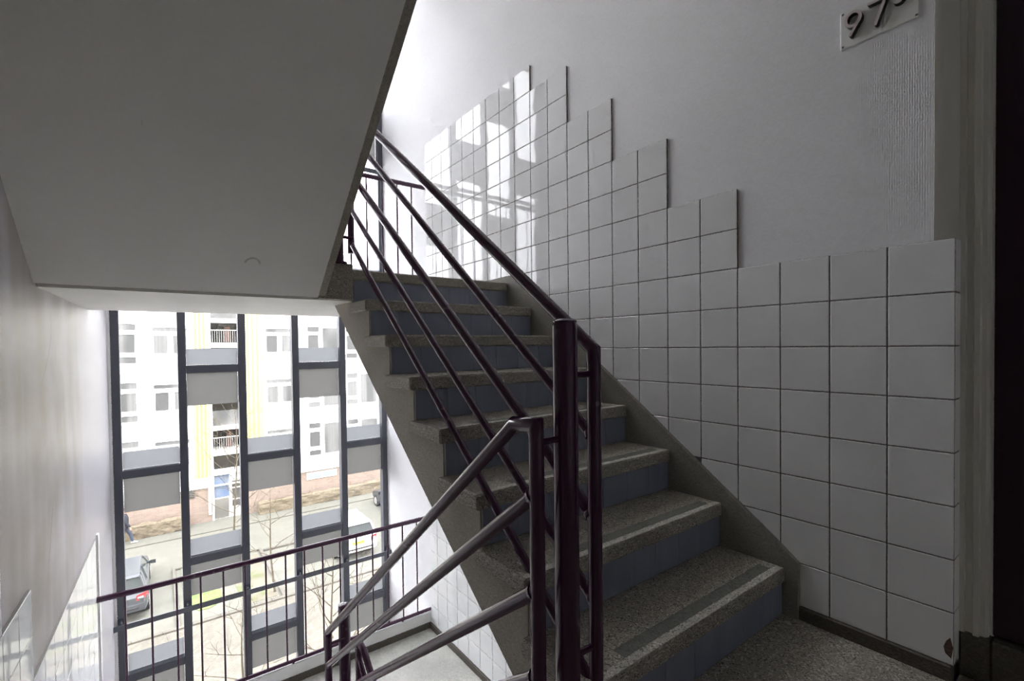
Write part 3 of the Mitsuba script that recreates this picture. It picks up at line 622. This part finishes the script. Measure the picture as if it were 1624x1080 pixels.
# hedge, bare trees
def rough(m, amp, s, seed):
    v = m.vertices; n = m.vertex_normals; m.vertices = v + n * ((meshkit.fbm(v * s, 3, seed) - .5) * 2 * amp)[:, None]; return m
mat('m_hedge', lambda p, n, uv: mix((.13, .105, .07), (.25, .21, .15), fbm(p.x * 14, p.y * 14, p.z * 14, 3)), 0.95)
mat('m_bark', lambda p, n, uv: mix((.09, .075, .055), (.14, .12, .085), noise(p.x * 30, p.y * 30, p.z * 12)), 0.9)
for i, (a, b, lab) in enumerate(((-5.2, 1.15, 'low brown winter hedge left of the blue entrance'), (4.4, 13.5, 'low brown winter hedge along the brick plinth right of the entrance'))):
    n = int((b - a) / .12); g = []
    m = trimesh.creation.box(extents=[b - a, .42, .62]); m.apply_translation([(a + b) / 2, D - .40, GZ + .36])
    v, f = trimesh.remesh.subdivide_to_size(m.vertices, m.faces, .16); m = trimesh.Trimesh(v, f); m.merge_vertices()
    m = rough(m, .12, 3.0, 3 + i)
    hk = obj('hedge', m, 'm_hedge', smooth=True); tag(hk, lab, 'hedge')
    r = random.Random(40 + i); tw_ = []
    for q in range(int((b - a) * 130)):
        px, py, pz = r.uniform(a, b), D - .40 + r.choice((-1, 0, 0, 1)) * .2 + r.gauss(0, .03), GZ + r.uniform(.15, .68)
        d = np.array([r.gauss(0, .6), r.gauss(-.35, .4), abs(r.gauss(.5, .5))]); d /= np.linalg.norm(d); p0 = np.array([px, py, pz]); p1 = p0 + d * r.uniform(.12, .3); w = np.cross(d, [.3, .8, .5]); w *= .006 / np.linalg.norm(w)
        if p1[1] > D - .05: continue
        tw_.append((np.array([p0 - w, p0 + w, p1 + w * .3, p1 - w * .3]), np.array([[0, 1, 2], [0, 2, 3], [0, 2, 1], [0, 3, 2]])))
    vv = np.vstack([v for v, _ in tw_]); ff = np.vstack([f + 4 * j for j, (_, f) in enumerate(tw_)])
    tk = obj('twigs', trimesh.Trimesh(vv, ff, process=False), 'm_hedge', hk); tag(tk, None, kind='stuff')
def bare_tree(x, y, h, seed, label, spread=0.42, n0=9, r0=.045, lean=0.0):
    r = random.Random(seed); k = thing('tree', label, 'tree', None)
    top = np.array([x + lean, y, GZ + h]); base = np.array([x, y, GZ])
    q = [base + (top - base) * t + np.array([.05 * math.sin(5 * t + seed), .05 * math.cos(4 * t), 0]) * h * .25 for t in np.linspace(0, 1, 9)]
    obj('trunk', tube(q, [r0 * (1 - .85 * t) for t in np.linspace(0, 1, 9)], 8), 'm_bark', k, smooth=60)
    tw = []
    def grow(p, d, ln, rad, lev):
        pts = [p]
        for s in range(3):
            d = d + np.array([r.gauss(0, .18), r.gauss(0, .18), r.gauss(.06, .12)]); d /= np.linalg.norm(d); p = p + d * ln / 3; pts.append(p)
        tw.append(tube(pts, [rad, rad * .8, rad * .6, rad * .35], 4, caps=False))
        if lev:
            for s in range(r.randint(2, 3)):
                a = pts[r.randint(1, 3)]; e = d + np.array([r.gauss(0, .6), r.gauss(0, .6), r.gauss(.1, .4)]); grow(a, e / np.linalg.norm(e), ln * r.uniform(.45, .7), rad * .55, lev - 1)
    for i in range(n0):
        t = .25 + .72 * (i + r.random()) / n0; p = base + (top - base) * t; a = i * 2.4 + r.random()
        d = np.array([math.cos(a), math.sin(a), .35 + .5 * t]); grow(p, d / np.linalg.norm(d), h * spread * (1.15 - t * .8), r0 * .42 * (1.1 - t * .6), 2)
    c = obj('branches', cat(*tw), 'm_bark', k); tag(c, None, kind='stuff')
bare_tree(2.62, 22.6, 6.6, 4, 'taller bare tree in front of the blue entrance', r0=.05, n0=16)
bare_tree(3.40, 18.9, 3.9, 9, 'slim bare sapling behind the railing in the middle', r0=.045, n0=10, lean=-.15, spread=.5)
bare_tree(3.35, 11.5, 4.3, 21, 'bare young tree low beneath the window, nearest the building', r0=.05, n0=12, spread=.45)
bare_tree(1.55, 12.6, 3.0, 33, 'small bare shrub tree on the brick paving, lowest in the window', r0=.04, n0=10, spread=.5)

# ------------------------------------------------------------------ cars
mat('m_car_white', (.80, .80, .79), 0.2, specular=0.5, clearcoat=0.6, clearcoat_gloss=0.95)
mat('m_car_grey', (.055, .06, .068), 0.2, specular=0.5, clearcoat=0.8, clearcoat_gloss=0.95)
mat('m_car_black', (.035, .037, .042), 0.2, specular=0.5, clearcoat=0.8, clearcoat_gloss=0.95)
mat('m_car_glass', (.05, .06, .062), 0.06, specular=0.6)
mat('m_tyre', (.02, .02, .02), 0.8); mat('m_rim', (.45, .45, .46), 0.3, metallic=0.6)
mat('m_lamp', (.50, .025, .03), 0.12, clearcoat=1.0); mat('m_lamp_clear', (.70, .55, .52), 0.12); mat('m_plate_yellow', (.75, .50, .06), 0.5); mat('m_trim', (.03, .03, .032), 0.5)
def car(label, x, y, paint, estate=True, wid=1.76, ln=4.35, ht=1.46):
    """rear towards the window, nose towards +y; x: middle, y: rear bumper"""
    k = thing('car', label, 'car'); tw = T().translate([x, y, GZ + .0])
    W = wid / 2
    # stations along y: (y, z_low, z_belt, half width)
    lower = [(0.0, .42, .80, W * .86), (.07, .30, .90, W * .95), (.35, .22, .95, W), (1.2, .20, .93, W), (2.4, .20, .92, W), (3.2, .20, .90, W * .99), (3.9, .24, .78, W * .95), (ln - .08, .30, .66, W * .84), (ln, .40, .58, W * .72)]
    def section(yy, z0, z1, w, tum=.94):
        c = []
        for a, b in ((-1, 0), (1, 0), (1, .35), (1, .75), (tum, 1), (-tum, 1), (-1, .75), (-1, .35)):
            bulge = .92 if b == 0 else 1.0
            c.append((a * w * bulge, yy, z0 + b * (z1 - z0)))
        return np.array(c)
    def loft(secs):
        n = len(secs[0]); v = np.vstack(secs); f = []
        for i in range(len(secs) - 1):
            for j in range(n):
                kk = (j + 1) % n; f += [[i * n + j, (i + 1) * n + kk, i * n + kk], [i * n + j, (i + 1) * n + j, (i + 1) * n + kk]]
        for j in range(1, n - 1): f += [[0, j, j + 1], [(len(secs) - 1) * n, (len(secs) - 1) * n + j + 1, (len(secs) - 1) * n + j]]
        m = trimesh.Trimesh(v, f, process=True)
        if m.volume < 0: m.invert()
        return m
    obj('body', loft([section(*s) for s in lower]), paint, k, smooth=32, tw=tw)
    # greenhouse: glass volume with the painted roof and pillars over it
    ys = [.16, .42, 2.15, 2.95] if estate else [.55, 1.1, 2.1, 2.95]
    zb = .92
    def gh(w0, w1, inset=0.0):
        pts = []
        for yy, z, w in ((ys[0] - inset, zb - .02, w0), (ys[3] + inset, zb - .03, w0), (ys[1] - inset * .5, ht - .03, w1), (ys[2] + inset * .5, ht - .02, w1)):
            pts += [(-w, yy, z), (w, yy, z)]
        return hull(pts)
    obj('windows', gh(W * .925, W * .74), 'm_car_glass', k, tw=tw)
    roof = hull([(s * W * a, yy, z) for s in (-1, 1) for a, yy, z in ((.76, ys[1] - .10, ht - .085), (.76, ys[2] + .12, ht - .09), (.73, ys[1] - .02, ht - .02), (.73, ys[2] + .02, ht - .02), (.55, ys[1] + .2, ht + .005), (.55, ys[2] - .2, ht + .005))])
    obj('roof', roof, paint, k, smooth=25, tw=tw)
    pil = []
    for s in (-1, 1):
        for (ya, za, wa), (yb_, zb_, wb) in (((ys[0] - .01, zb - .02, .92), (ys[1] - .05, ht - .05, .745)), ((1.25, zb - .02, .925), (1.22, ht - .05, .755)), ((ys[3] - .02, zb - .03, .92), (ys[2] + .05, ht - .05, .745)), ((.42, zb - .02, .93), (.62, ht - .05, .76))):
            pil.append(tube([(s * W * wa, ya, za), (s * W * wb, yb_, zb_)], .04, 6))
    obj('pillar', cat(*pil), paint, k, smooth=40, tw=tw)
    for s in (-1, 1):
        lp = hull([(s * W * a, yy, z) for a, yy, z in ((.98, .20, .66), (.98, .20, .92), (.90, .03, .68), (.90, .03, .90), (.62, -.012, .70), (.62, -.012, .86), (.97, .34, .78), (.97, .34, .88))])
        lk = obj('tail_lamp', lp, 'm_lamp', k, tw=tw); obj('lens', box(s * W * .66, s * W * .84, -.022, .02, .76, .815, .006), 'm_lamp_clear', lk, tw=tw)
        obj('mirror', hull([(s * (W + .02), 2.55, .92), (s * (W + .2), 2.52, .92), (s * (W + .2), 2.52, 1.06), (s * (W + .04), 2.55, 1.05), (s * (W + .04), 2.68, .97), (s * (W + .16), 2.64, .97), (s * (W - .1), 2.60, .95)]), paint, k, tw=tw)
        for yy in (.80, 3.45):
            wh = obj('wheel', extr_x(Polygon([(yy + .31 * math.cos(a), .31 + .31 * math.sin(a)) for a in np.linspace(0, 2 * math.pi, 25)[:-1]]), *sorted((s * (W - .20), s * (W + .005)))), 'm_tyre', k, smooth=40, tw=tw)
            obj('rim', extr_x(Polygon([(yy + .2 * math.cos(a), .31 + .2 * math.sin(a)) for a in np.linspace(0, 2 * math.pi, 17)[:-1]]), *sorted((s * (W - .02), s * (W + .012)))), 'm_rim', wh, tw=tw)
    obj('bumper', hull([(s * W * a, yy, z) for s in (-1, 1) for a, yy, z in ((.90, .02, .36), (.92, .02, .60), (.70, -.06, .38), (.70, -.06, .58), (.97, .30, .40), (.97, .30, .58))]), paint, k, smooth=25, tw=tw)
    obj('bumper_trim', box(-W * .7, W * .7, -.075, -.04, .45, .50, .008), 'm_trim', k, tw=tw)
    obj('number_plate', box(-.26, .26, -.022, .02, .66, .77, .006), 'm_plate_yellow', k, tw=tw)
    obj('wiper', tube([(-.1, ys[0] - .02, .95), (.28, ys[0] + .05, 1.08)], .012, 6), 'm_trim', k, tw=tw)
car('dark grey hatchback with a red tail lamp, parked at the left edge of the window', -1.25, 19.75, 'm_car_grey')
car('white estate car with a yellow plate, parked behind the mullion on the right', 6.90, 19.75, 'm_car_white', wid=1.80, ln=4.5)
car('dark car behind the white one, only its rear corner showing at the right', 10.95, 22.4, 'm_car_black')

# ------------------------------------------------------------------ passer-by
mat('m_coat', (.030, .032, .042), 0.8); mat('m_trousers', (.055, .065, .10), 0.8); mat('m_skin', (.50, .33, .25), 0.6); mat('m_hair', (.05, .035, .025), 0.7); mat('m_shoe', (.62, .61, .58), 0.6)
def bones(lst, res=None):
    out = []
    for a, ra, b, rb in lst:
        s = lambda c, r: m3.Manifold.sphere(r, 16).translate(list(map(float, c)))
        out.append(m3.Manifold.batch_hull([s(a, ra), s(b, rb)]))
    m = m3.Manifold.batch_boolean(out, m3.OpType.Add)
    if res: m = m.refine_to_length(res)
    q = m.to_mesh(); t = trimesh.Trimesh(q.vert_properties[:, :3], q.tri_verts, process=True)
    if res: trimesh.smoothing.filter_taubin(t, iterations=8)
    return t
k = thing('person', 'person in a dark coat and jeans walking along the footpath by the hedge', 'person')
tw = T().translate([-1.36, 27.7, GZ + .055]) @ T().rotate([0, 0, 1], 0)
arm = []
def hand(c, s):
    o = [((c[0], c[1], c[2]), .024, (c[0] + .012, c[1], c[2] - .055), .026)]
    for i, l in enumerate((.062, .072, .068, .055)):
        a = (c[0] + .03 - .018 * i, c[1], c[2] - .07); b = (a[0] + .012, a[1] - s * .012, a[2] - l * .6); d = (b[0] + .012, b[1] - s * .02, b[2] - l * .4)
        o += [(a, .009, b, .0085), (b, .0085, d, .007)]
    o += [((c[0] + .03, c[1], c[2] - .02), .011, (c[0] + .055, c[1] - s * .012, c[2] - .055), .009), ((c[0] + .055, c[1] - s * .012, c[2] - .055), .009, (c[0] + .058, c[1] - s * .02, c[2] - .08), .008)]
    return o
P = dict(hipL=(0, .09, .90), hipR=(0, -.09, .90), kneeL=(.20, .09, .50), kneeR=(-.06, -.09, .50), anL=(.30, .09, .10), anR=(-.34, -.09, .16), sh=(.0, 0, 1.38))
body = [((0, .08, .95), .13, (0, -.08, .95), .13), ((0, 0, 1.0), .15, (0, 0, 1.25), .165), ((0, .15, 1.36), .075, (0, -.15, 1.36), .075), ((0, 0, 1.28), .15, (0, 0, 1.36), .12), ((0, 0, 1.38), .06, (.01, 0, 1.50), .052), ((.015, 0, 1.575), .085, (.035, 0, 1.63), .09), ((.10, 0, 1.585), .02, (.118, 0, 1.575), .014), ((.06, 0, 1.53), .045, (.03, 0, 1.55), .06)]
for s in (1, -1):
    sw = .18 * s
    body += [((0, s * .18, 1.36), .06, (-sw * .5, s * .23, 1.09), .048), ((-sw * .5, s * .23, 1.09), .046, (-sw + .04, s * .22, .86), .034)] + hand((-sw + .05, s * .22, .83), s)
    hp, kn, an = (P['hipL'], P['kneeL'], P['anL']) if s > 0 else (P['hipR'], P['kneeR'], P['anR'])
    body += [(hp, .095, kn, .062), (kn, .060, an, .042), (an, .045, (an[0] + .15, an[1], an[2] - .055), .035), ((an[0] - .03, an[1], an[2] - .05), .04, (an[0] + .15, an[1], an[2] - .06), .033)]
obj('body', bones(body, .02), 'm_skin', k, smooth=True, tw=tw)
coat = [((0, .10, .86), .155, (0, -.10, .86), .155), ((0, .10, .88), .155, (0, .07, 1.28), .155), ((0, -.10, .88), .155, (0, -.07, 1.28), .155), ((0, 0, .90), .165, (0, 0, 1.25), .18), ((0, .15, 1.36), .09, (0, -.15, 1.36), .09), ((0, 0, 1.28), .165, (0, 0, 1.37), .13), ((0, 0, 1.38), .075, (.0, 0, 1.43), .072)]
tr = []
for s in (1, -1):
    sw = .18 * s
    coat += [((0, s * .18, 1.36), .075, (-sw * .5, s * .23, 1.09), .062), ((-sw * .5, s * .23, 1.09), .060, (-sw + .03, s * .22, .90), .048)]
    hp, kn, an = (P['hipL'], P['kneeL'], P['anL']) if s > 0 else (P['hipR'], P['kneeR'], P['anR'])
    tr += [(hp, .11, kn, .075), (kn, .073, (an[0], an[1], an[2] + .02), .058)]
    obj('shoe', bones([((an[0] - .03, an[1], an[2] - .045), .05, (an[0] + .16, an[1], an[2] - .06), .04), (an, .05, (an[0] + .08, an[1], an[2] - .04), .045)], .03), 'm_shoe', k, smooth=True, tw=tw)
obj('coat', bones(coat, .03), 'm_coat', k, smooth=True, tw=tw)
obj('trousers', bones(tr, .03), 'm_trousers', k, smooth=True, tw=tw)
obj('hair', bones([((-.005, 0, 1.62), .092, (.02, 0, 1.665), .088), ((-.05, 0, 1.56), .055, (-.04, 0, 1.62), .07)], .03), 'm_hair', k, smooth=True, tw=tw)
for s in (1, -1):
    obj('eye', trimesh.creation.icosphere(2, .011).apply_translation([.112, s * .03, 1.605]), 'm_hair', k, smooth=True, tw=tw)
    obj('ear', hull([(.02 + .02 * math.cos(a), s * (.088 + .012 * b), 1.595 + .032 * math.sin(a)) for a in np.linspace(0, 6.28, 9) for b in (0, 1)]), 'm_skin', k, tw=tw)
obj('mouth', box(.103, .112, -.022, .022, 1.545, 1.552, .002), 'm_lamp', k, tw=tw)

for key in [k for k in labels if not labels[k]]: del labels[key]
